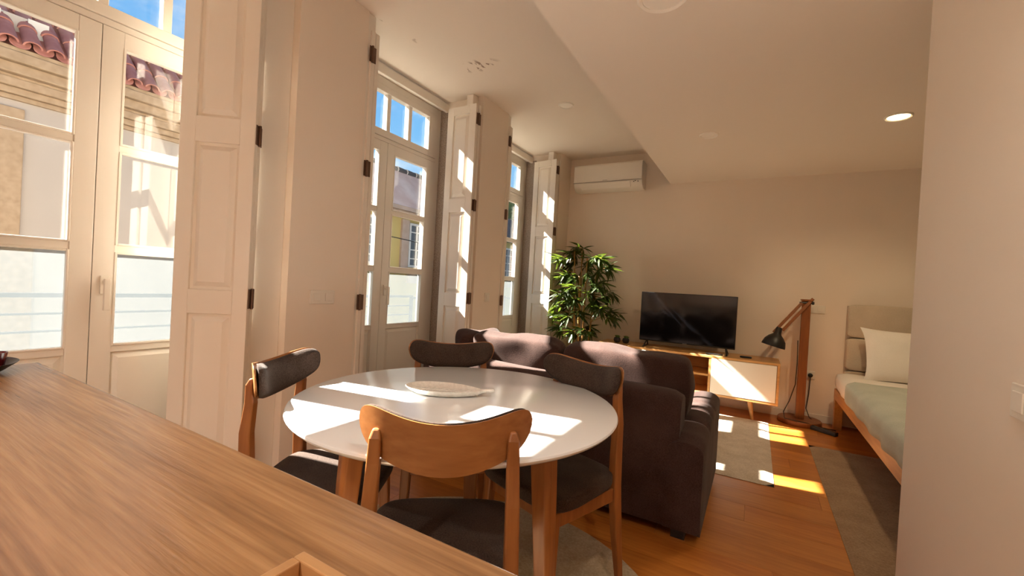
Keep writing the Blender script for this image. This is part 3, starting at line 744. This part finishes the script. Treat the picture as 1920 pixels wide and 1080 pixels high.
for i in range(41):
    tt = i/40; x = xa+(xb-xa)*tt; e_ = min(1, min(tt, 1-tt)/.03); th = .17; r_ = .5*th*(.85+.15*e_)
    zt = .655+.006*math.sin(tt*9)-(1-e_)*.02
    yc_ = Y0+.095
    ring = [(x, yc_-r_+.01, .045), (x, yc_-r_, .30), (x, yc_-r_+.004, zt-.06), (x, yc_-r_+.018, zt-.022), (x, yc_-r_*.45, zt-.004), (x, yc_+r_*.3, zt), (x, yc_+r_*.85, zt-.02), (x, yc_+r_, zt-.06), (x, yc_+r_, .045)]
    rings.append(ring)
MB().loft(rings).build('backrest', M_sofa, sf_, smooth='auto')
MB().soft((0.0, .09, .17), (X1-X0-.30, .78, .25), 12, 10).build('seat_base', M_sofa, sf_, smooth=True)
for s in (-1, 1):
    MB().soft((-.03+s*.345, .13, .355), (.66, .66, .16), 6, 12, .008, 6, s).build('seat_cushion', M_sofa, sf_, smooth=True)
for (x, y_) in ((X0+.1, Y0+.06), (X1-.1, Y0+.06), (X0+.1, Y1-.06), (X1-.1, Y1-.06)):
    MB().box(x-.03, x+.03, y_-.03, y_+.03, 0, .05).build('foot', M_black, sf_)
def cushion(name, c, size, rot, label, seed, wr=.018, grp=None, mt=None, k=9, fold=None):
    def shp(q):
        u, w_ = q.x/(size[0]/2), q.z/(size[2]/2)
        pinch = 1-.25*(abs(u)**5)
        q = Vector((q.x*(1-.03*abs(w_)**2), q.y*pinch*(1-.18*abs(w_)**3), q.z*(1-.05*(1-abs(u)**2)*0)))
        if fold:
            for (fx, fz, d) in fold: q.y += d*math.exp(-((q.x-fx)/.018)**2)*max(0, 1-abs(q.z-fz)/.12)*(-1 if q.y < 0 else 0)*-1
        return q
    b = MB().soft((0, 0, 0), size, k, 22, wr, 7, seed, fn=shp)
    o = b.build(name, mt or M_sofa, smooth=True, loc=c); o.rotation_euler = rot
    tag(o, label, 'cushion', grp); return o
G = 'loose back cushions of the sofa'
cushion('sofa_cushion', (-1.265, 2.345, .620), (.62, .18, .37), (R(12), 0, R(0)), 'sunlit brown back cushion with a crease, left one above the sofa back', 3, .022, G, fold=[(-.20, -.03, .05), (-.16, -.06, .03)])
cushion('sofa_cushion', (-.605, 2.345, .620), (.69, .19, .37), (R(12), 0, R(-1)), 'brown back cushion half in shadow, right one above the sofa back', 9, .024, G, fold=[(.02, -.14, .05)])
cushion('sofa_cushion', (-1.745, 2.60, .615), (.36, .16, .31), (R(14), 0, R(62)), 'small sunlit pinkish brown pillow at the left end of the sofa', 17, .02, G)

# ------------------------------------------------------------------ tv cabinet
cx0, cx1, cy0, cy1, cz0, cz1 = -1.46, .215, 4.425, 4.825, .175, .548
cb_ = empty('tv_cabinet', ((cx0+cx1)/2, (cy0+cy1)/2, 0)); tag(cb_, 'low oak television cabinet with white doors and tapered legs', 'cabinet')
ox, oy = -(cx0+cx1)/2, -(cy0+cy1)/2
TH = .02
b = MB(); b.box(cx0+ox, cx1+ox, cy0+oy, cy1+oy, cz1-TH, cz1); b.box(cx0+ox, cx1+ox, cy0+oy, cy1+oy, cz0, cz0+TH)
b.box(cx0+ox, cx0+TH+ox, cy0+oy, cy1+oy, cz0+TH, cz1-TH); b.box(cx1-TH+ox, cx1+ox, cy0+oy, cy1+oy, cz0+TH, cz1-TH)
b.box(cx0+TH+ox, cx1-TH+ox, cy1-.01+oy, cy1+oy, cz0+TH, cz1-TH)
b.build('body', M_cabwood, cb_, bevel=.002)
for x in (-.905, -.355): MB().box(x+ox, x+TH+ox, cy0+.003+oy, cy1-.01+oy, cz0+TH, cz1-TH).build('divider', M_cabwood, cb_)
MB().box(-.905+TH+ox, -.355+ox, cy0+.01+oy, cy1-.01+oy, .352, .370).build('shelf', M_cabwood, cb_)
MB().box(cx0+TH+.003+ox, -.905-.002+ox, cy0-.002+oy, cy0+.016+oy, cz0+TH+.003, cz1-TH-.003).build('door', M_gloss_white, cb_, bevel=.002)
MB().box(-.355+TH+.003+ox, cx1-TH-.003+ox, cy0-.002+oy, cy0+.016+oy, cz0+TH+.003, cz1-TH-.003).build('door', M_gloss_white, cb_, bevel=.002)
for (x, y_) in ((cx0+.22, cy0+.08), (cx1-.22, cy0+.08), (cx0+.22, cy1-.08), (cx1-.22, cy1-.08)):
    sx = .05 if x > -.6 else -.05; sx *= -.4
    MB().tube([(x+ox, y_+oy, cz0), (x+ox-sx*1.6, y_+oy, 0)], [.022, .012], 12).build('leg', M_cabwood, cb_, smooth='auto')
# television
tv = empty('television', (-.600, 4.61, cz1)); tag(tv, 'flat black television standing on the oak cabinet', 'television')
MB().box(-.450, .450, -.012, .03, .058, .566).build('casing', M_black, tv, bevel=.004)
MB().box(-.443, .443, -.0145, -.012, .072, .560).build('screen', M_tvblack, tv)
MB().box(-.02, .02, -.0150, -.012, .0615, .0675).build('badge', M_chrome, tv)
MB().box(-.25, .25, .03, .06, .09, .36).build('rear_housing', M_black, tv, bevel=.01)
for s in (-1, 1):
    f_ = MB().tube([(s*.37, 0, .07), (s*.385, -.09, .006)], .007, 8); f_.tube([(s*.37, 0.01, .07), (s*.385, .10, .006)], .007, 8); f_.box(s*.385-.008, s*.385+.008, -.10, .11, 0.001, .008)
    f_.build('stand_foot', M_black, tv)
# succulents
for i, (x, lab) in enumerate(((-1.285, 'small potted succulent on the cabinet, left of the pair'), (-1.19, 'small potted succulent on the cabinet, right of the pair nearer the television'))):
    o = empty('potted_succulent', (x, 4.60, cz1)); tag(o, lab, 'plant', 'pair of small succulents')
    MB().lathe([(.018, 0), (.030, .008), (.037, .028), (.033, .048), (.026, .056), (.022, .054), (.001, .050)], 20).build('pot', M_pot, o, smooth='auto')
    lb = MB()
    for k in range(13):
        a = k*2.4; tl = .25+.06*k; L = .042-.0012*k
        M_ = Mx((0, 0, .052), a) @ Matrix.Rotation(-(PI/2-tl*.9) if False else 0, 4, 'Y')
        p1 = Vector((math.cos(a)*L*math.cos(.5+k*.07), math.sin(a)*L*math.cos(.5+k*.07), .052+L*math.sin(.5+k*.07)))
        lb.tube([(0, 0, .05), tuple(Vector((0, 0, .05)).lerp(p1, .5)), tuple(p1)], [.005, .0075, .0012], 6)
    lb.build('leaves', M_succ, o, smooth=True)
o = MB().soft((0, 0, .011), (.062, .045, .022), 5, 6).build('remote_control', M_black, smooth=True, loc=(-.055, 4.56, cz1)); o.scale = (1.6, 1, .8); tag(o, 'small black box on the cabinet top right of the television', 'remote')
o = MB().box(-.075, .075, -.018, .018, 0, .014).build('remote_control', M_black, loc=(-.32, 4.50, cz1), bevel=.004); tag(o, 'slim black remote lying in front of the television', 'remote')

# ------------------------------------------------------------------ floor lamp
lp = empty('floor_lamp', (.398, 4.70, 0)); tag(lp, 'wooden floor lamp with hinged arm and black dome shade', 'lamp')
MB().lathe([(.165, 0), (.17, .006), (.17, .034), (.164, .042), (.001, .042)], 40).build('base', M_lampwood, lp, smooth='auto')
MB().box(-.034, .034, -.026, .026, .042, 1.12).build('post', M_lampwood, lp, bevel=.004)
# arm: two bars going down-left toward viewer
P0 = Vector((-.005, -.03, 1.10)); P1 = Vector((-.205, -.13, .83))
for s in (-1, 1):
    off = Vector((.022*s+.012*s, -.0, .0))+Vector((0, 0, .012*s)); b = MB(); d = (P1-P0).normalized(); n = d.cross(Vector((0, 1, 0))).normalized()*.013; m_ = d.cross(n).normalized()*.008
    p0, p1 = P0+off-d*.03, P1+off+d*.01
    b.loft([[tuple(q+n+m_), tuple(q-n+m_), tuple(q-n-m_), tuple(q+n-m_)] for q in (p0, p1)]).build('arm', M_lampwood, lp, bevel=.003)
MB().tube([(-.055, -.03, 1.095), (.052, -.03, 1.095)], .008, 8).build('hinge_bolt', M_blackmetal, lp)
MB().soft((.046, -.03, 1.095), (.022, .03, .03), 3, 5).build('wing_nut', M_blackmetal, lp, smooth=True)
MB().box(-.045, .045, -.045, .028, 1.112, 1.128).build('post_cap', M_lampwood, lp, bevel=.003)
Msh = Mx((-.215, -.135, .80), 0, R(-6), R(14))
MB().lathe([(.012, .062), (.024, .060), (.028, .010), (.034, -.004), (.062, -.030), (.084, -.062), (.094, -.100), (.096, -.118), (.093, -.118), (.090, -.100), (.080, -.062), (.058, -.034), (.02, -.015), (.001, -.012)], 36, Msh).build('lamp_shade', M_blackmetal, lp, smooth='auto')
MB().lathe([(.0885, -.100), (.0785, -.064), (.057, -.037), (.02, -.018), (.001, -.016)], 36, Msh).build('shade_lining', M_off, lp, smooth=True)
MB().soft(tuple(Msh @ Vector((0, 0, -.055))), (.045, .045, .06), 2, 6).build('bulb', M_off, lp, smooth=True)
crd = MB()
crd.tube([(-.05, -.04, .75), (-.045, -.045, .55), (-.05, -.05, .35), (-.09, -.08, .2), (-.13, -.10, .10), (-.12, -.12, .048), (-.05, -.135, .047), (.05, -.15, .045)], .004, 6)
crd.tube([(.05, -.15, .045), (.18, -.12, .006), (.16, -.02, .006), (.08, .06, .05), (.055, .10, .12), (.07, .12, .25), (.076, .125, .40), (.076, .138, .425)], .004, 6)
crd.tube([(.14, -.12, .006), (.24, -.17, .006), (.26, -.08, .006), (.17, -.06, .006)], .004, 6)
crd.build('power_cord', M_cord, lp, smooth=True)
MB().lathe([(.019, 0), (.019, .02), (.010, .026), (.001, .026)], 16, Mx((.076, .1465, .425), 0, PI/2)).build('plug', M_black, lp)
o = MB().box(-.10, .10, -.022, .022, 0, .032).build('power_strip', M_black, loc=(.56, 4.50, .0), bevel=.004); o.rotation_euler = (0, 0, R(-35)); tag(o, 'small black transformer block with cord on the floor beside the lamp base', 'power strip')

# ------------------------------------------------------------------ bed
bed = empty('bed', (1.45, 3.75, 0)); tag(bed, 'wooden bed frame with tall beige upholstered headboard', 'bed')
bx0, bx1, by0, by1 = .645-1.45, 2.30-1.45, 2.33-3.75, 4.74-3.75
MB().box(bx0, bx0+.03, by0, by1-.0, .262, .352).build('side_rail', M_bedwood, bed, bevel=.004)
MB().box(bx1-.03, bx1, by0, by1, .262, .352).build('side_rail', M_bedwood, bed, bevel=.004)
MB().box(bx0+.03, bx1-.03, by0, by0+.03, .262, .352).build('foot_rail', M_bedwood, bed, bevel=.004)
for (x, y_) in ((bx0, by0), (bx1-.06, by0), (bx0, by1-.07), (bx1-.06, by1-.07)):
    MB().box(x+.001, x+.06, y_+.001, y_+.069, .013 if y_ < 0 else 0, .262).build('leg', M_bedwood, bed, bevel=.003)
MB().box(bx0+.03, bx1-.03, by0+.03, by1, .255, .285).build('slat_base', M_bedwood, bed)
for k in range(3):
    z0 = (.30, .525, .815)[k]; z1 = (.518, .808, 1.105)[k]
    MB().soft((.05, by1+.047, (z0+z1)/2), (1.57, .085, z1-z0), 18, 12).build('headboard_panel', M_head, bed, smooth=True)
MB().box(bx0+.07, bx1-.03, by1+.06, by1+.098, .02, 1.09).build('headboard_back', M_head, bed)
MB().soft((.02, -.20, .39), (1.56, 2.34, .19), 9, 8).build('mattress', M_linen, bed, smooth=True)
# sheet with hanging edges
def drape(name, m, x0, x1, y0, y1, z, hang, label, seed, thick=.012, cat='sheet', ztop=0, fy=0):
    nx, ny = 46, 60
    def top(u, v):
        yy = y0+(y1-y0)*v; s_ = u*(x1-x0+hang)           # s_ runs from hanging hem up and across
        wob = .012*mnoise.noise(Vector((seed, yy*3.2, 0)))
        if s_ < hang:
            zz = z-(hang-s_)*(1+1.6*wob); x = x0-.004+.016*mnoise.noise(Vector((yy*6, seed, s_*5)))*(1-s_/hang); zz -= .03*mnoise.noise(Vector((yy*2.7, seed, 1)))*(1-s_/hang)
            r_ = hang-s_
            if r_ < .03: x += (.03-r_)**2/.03*.6; 
            else: pass
            zz = max(zz, .2)
        else:
            x = x0+(s_-hang); zz = z; r_ = s_-hang
            if r_ < .05: zz -= (.05-r_)**2/.05*.45
        zz += .005*mnoise.noise(Vector((x*5+seed, yy*4, 0)))
        if v > .985 and fy: zz -= .01
        return (x, yy, zz)
    b = MB().grid(top, nx, ny)
    o = b.build(name, m, smooth=True)
    sm = o.modifiers.new('thick', 'SOLIDIFY'); sm.thickness = thick; sm.offset = 1
    tag(o, label, cat); return o
drape('bed_sheet', M_linen, .656, 2.2, 2.38, 4.66, .492, .125, 'white sheet folded over the head end of the bed and hanging at its side', 2)
drape('bedspread', M_blanket, .640, 2.21, 2.37, 4.10, .510, .145, 'grey green bedspread covering the middle of the bed', 5, cat='bedspread')
def pillow(c, size, rot, label, seed):
    b = MB(); n = 22; top = []; bot = []
    def fn(sg):
        def g(u, v):
            U, V = 2*u-1, 2*v-1
            k = 1+.06*(abs(U)**6*abs(V)**6)-.05*(1-abs(U)**2)*abs(V)**3-.04*(1-abs(V)**2)*abs(U)**3
            t_ = (max(0, (1-abs(U)**2.6))*max(0, (1-abs(V)**2.6)))**.5
            return (U*size[0]/2*k, V*size[1]/2*k, sg*size[2]/2*t_+.012*t_*mnoise.noise(Vector((U*2.5+seed, V*2.5, sg))))
        return g
    b.grid(fn(1), n, n); m2_ = MB().grid(fn(-1), n, n); b.add(m2_.v, [f[::-1] for f in m2_.f])
    o = b.build('bed_pillow', M_linen, smooth=True, loc=c); o.rotation_euler = rot; tag(o, label, 'pillow'); return o
pillow((1.13, 4.54, .705), (.66, .44, .17), (R(66), 0, R(2)), 'plump white pillow leaning on the beige headboard, beside the near wall', 1)
pillow((1.86, 4.54, .705), (.66, .44, .17), (R(66), 0, R(-2)), 'second white pillow at the headboard, hidden behind the near wall', 4)

# ------------------------------------------------------------------ bamboo plant
pl = empty('potted_bamboo', (-1.68, 4.52, 0)); tag(pl, 'tall artificial bamboo plant in the corner by the farthest window', 'plant')
MB().lathe([(.11, 0), (.13, .02), (.155, .24), (.16, .26), (.145, .26), (.14, .23), (.001, .225)], 28).build('pot', M_pot, pl, smooth='auto')
canes = []
for k, (bx, by, tx, ty, hh) in enumerate(((-.055, .0, -.13, .02, 1.56), (-.02, .03, -.05, .05, 1.5), (.035, -.02, .04, -.02, 1.45), (.07, .03, .14, .06, 1.40), (.01, -.04, -.02, -.08, 1.25))):
    pts = [(bx+(tx-bx)*t_, by+(ty-by)*t_, .22+(hh-.22)*t_) for t_ in [i/9 for i in range(10)]]
    rr = [.013-.007*i/9+(.0015 if i % 2 else 0) for i in range(10)]
    MB().tube(pts, rr, 8).build('cane', M_cane, pl, smooth=True); canes.append(pts)
leafm = []
for k in range(5):
    L = (.14, .165, .13, .17, .15)[k]; W_ = (.014, .017, .013, .015, .017)[k]; b = MB(); n = 6; vs = []
    for i in range(n+1):
        t_ = i/n; w_ = W_*math.sin(PI*min(1, t_*.93+.07))**.7*(1-t_**3*.6) if i < n else .0004; dz = -.35*L*t_*t_*(.5+.25*k/4)
        vs += [(t_*L, -w_, dz+.25*w_), (t_*L, 0, dz), (t_*L, w_, dz+.25*w_)]
    fs = []
    for i in range(n): a = i*3; fs += [(a, a+3, a+4, a+1), (a+1, a+4, a+5, a+2)]
    b.add(vs, fs); me = bpy.data.meshes.new('leaf'); me.from_pydata(b.v, [], b.f); me.materials.append(M_leafd); leafm.append((me, b))
rl = random.Random(23); count = 0; ext = MB(); twigs = MB()
clusters = []
# hand-placed spray centres (local x, z) as in the picture, y spread
spots = [(-.22, 1.52), (-.12, 1.50), (-.05, 1.55), (-.28, 1.40), (-.15, 1.40), (.02, 1.40), (.14, 1.44), (.24, 1.44), (.30, 1.36), (.20, 1.30),
         (-.30, 1.22), (-.20, 1.26), (-.08, 1.24), (.05, 1.26), (.16, 1.18), (.26, 1.16), (.30, 1.08), (-.28, 1.08), (-.16, 1.08), (-.04, 1.10), (.08, 1.06), (.20, 1.02),
         (-.30, .92), (-.18, .94), (-.05, .96), (.12, .96), (.26, .92), (.34, .86), (.40, .84), (-.30, .78), (-.22, .80), (-.10, .82), (.02, .84), (.06, .70), (-.26, .66), (-.16, .64), (.10, .64), (-.02, .66)]
for (sx, sz) in spots:
    sx = max(sx, -.235)
    for rep in range(2):
        cy_ = rl.uniform(-.24, .14); c0 = Vector((sx+rl.uniform(-.03, .03), cy_, sz+rl.uniform(-.03, .03)))
        cn = min(canes, key=lambda P: abs(P[5][0]-sx)); base = min((Vector(p) for p in cn), key=lambda p: abs(p.z-(sz-.05)))
        twigs.tube([tuple(base), tuple(base.lerp(c0, .5)+Vector((0, 0, .03))), tuple(c0)], [.003, .002, .0012], 4)
        out = (c0-Vector((0, 0, c0.z))); az0 = math.atan2(out.y, out.x)
        for k in range(10):
            az = az0+rl.uniform(-1.7, 1.7); el_ = rl.uniform(-.9, .55)
            st = c0.lerp(base, rl.uniform(0, .35))
            ki = rl.randrange(5)
            if count < 300 and rep == 0 or (count < 300 and cy_ < 0 and k < 4):
                o = bpy.data.objects.new('leaf', leafm[ki][0]); C.objects.link(o); o.parent = pl; o.location = st
                o.rotation_euler = (rl.uniform(-.7, .7), -el_, az); sc_ = rl.uniform(.95, 1.35); o.scale = (sc_, sc_, sc_); count += 1
            else:
                M_ = Matrix.Translation(st) @ Matrix.Rotation(az, 4, 'Z') @ Matrix.Rotation(-el_, 4, 'Y') @ Matrix.Rotation(rl.uniform(-.7, .7), 4, 'X')
                ext.add(leafm[ki][1].v, leafm[ki][1].f, M_)
ext.build('foliage', M_leafd, pl)['kind'] = 'stuff'
twigs.build('twigs', M_cane, pl)['kind'] = 'stuff'

# ------------------------------------------------------------------ kitchen counter, tray, cup stand
kc = empty('kitchen_island', (-.2, -.1, 0)); tag(kc, 'kitchen counter with wide oak worktop in the foreground', 'counter')
MB().box(-1.297+.2, .49+.2, -.50+.1, .288+.1, .862, .900).build('worktop', M_counter, kc, bevel=.0025)
MB().box(-1.22+.2, .47+.2, -.45+.1, .23+.1, .08, .862).build('cabinet_body', M_gloss_white, kc, bevel=.002)
MB().box(-1.19+.2, .44+.2, -.40+.1, .18+.1, 0, .08).build('plinth', M_blackmetal, kc)

# tray
c_ = .94; k_ = 1.12-c_
tx, ty = -1.36*k_, .98*k_
ty_ = ty; tray = empty('wooden_tray', (tx, ty, .9)); tag(tray, 'open square wooden box at the bottom edge of the picture on the worktop', 'tray')
L_, D_, t_ = .24, .20, .0075; Hh = c_-.9
b = MB(); b.box(0, L_, -t_, 0, 0, Hh).build('side', M_traywood, tray, bevel=.001)
MB().box(0, L_, -D_, -D_+t_, 0, Hh).build('side', M_traywood, tray, bevel=.001)
MB().box(0, t_, -D_+t_, -t_, 0, Hh).build('side', M_traywood, tray, bevel=.001)
MB().box(L_-t_, L_, -D_+t_, -t_, 0, Hh).build('side', M_traywood, tray, bevel=.001)
MB().box(t_, L_-t_, -D_+t_, -t_, 0, .006).build('bottom', M_traywood, tray)

# cup stand at the left edge
SC = (-1.235, .165)
st_ = empty('cup_stand', (SC[0], SC[1], .9)); tag(st_, 'black metal stand with curved arms at the left edge of the worktop', 'stand')
MB().lathe([(.001, .0), (.055, .0), (.064, .006), (.079, .018), (.082, .021), (.077, .020), (.062, .010), (.001, .008)], 40).build('plate', M_black, st_, smooth='auto')
MB().tube([(0, 0, .008), (0, 0, .24)], .006, 10).build('pole', M_blackmetal, st_)
for a in (R(45), R(165), R(285)):
    ca, sa = math.cos(a), math.sin(a)
    MB().tube([(0, 0, .128), (.02*ca, .02*sa, .134), (.035*ca, .035*sa, .140), (.046*ca, .046*sa, .146)], [.006, .0065, .0065, .005], 8).build('curved_arm', M_blackmetal, st_, smooth='auto')
    MB().tube([(0, 0, .070), (.02*ca, .02*sa, .066), (.033*ca, .033*sa, .076), (.040*ca, .040*sa, .088)], .003, 8).build('curved_arm', M_blackmetal, st_, smooth='auto')
cup0 = None
for i, (a, lab) in enumerate(((R(20), 'small dark red cup at the right rim of the black stand'), (R(65), 'small dark red cup nearest the window on the black stand'), (R(140), 'small dark red cup behind on the black stand'), (R(225), 'small dark red cup on the black stand, out of the frame'))):
    if cup0 is None:
        cup0 = MB().lathe([(.001, 0), (.013, 0), (.015, .003), (.0185, .028), (.019, .031), (.017, .031), (.013, .006), (.001, .005)], 24).build('cup', M_red, smooth='auto'); o = cup0
    else: o = cup0.copy(); C.objects.link(o)
    o.location = (SC[0]+.050*math.cos(a), SC[1]+.050*math.sin(a), .9085); tag(o, lab, 'cup', 'dark red cups on the black stand')
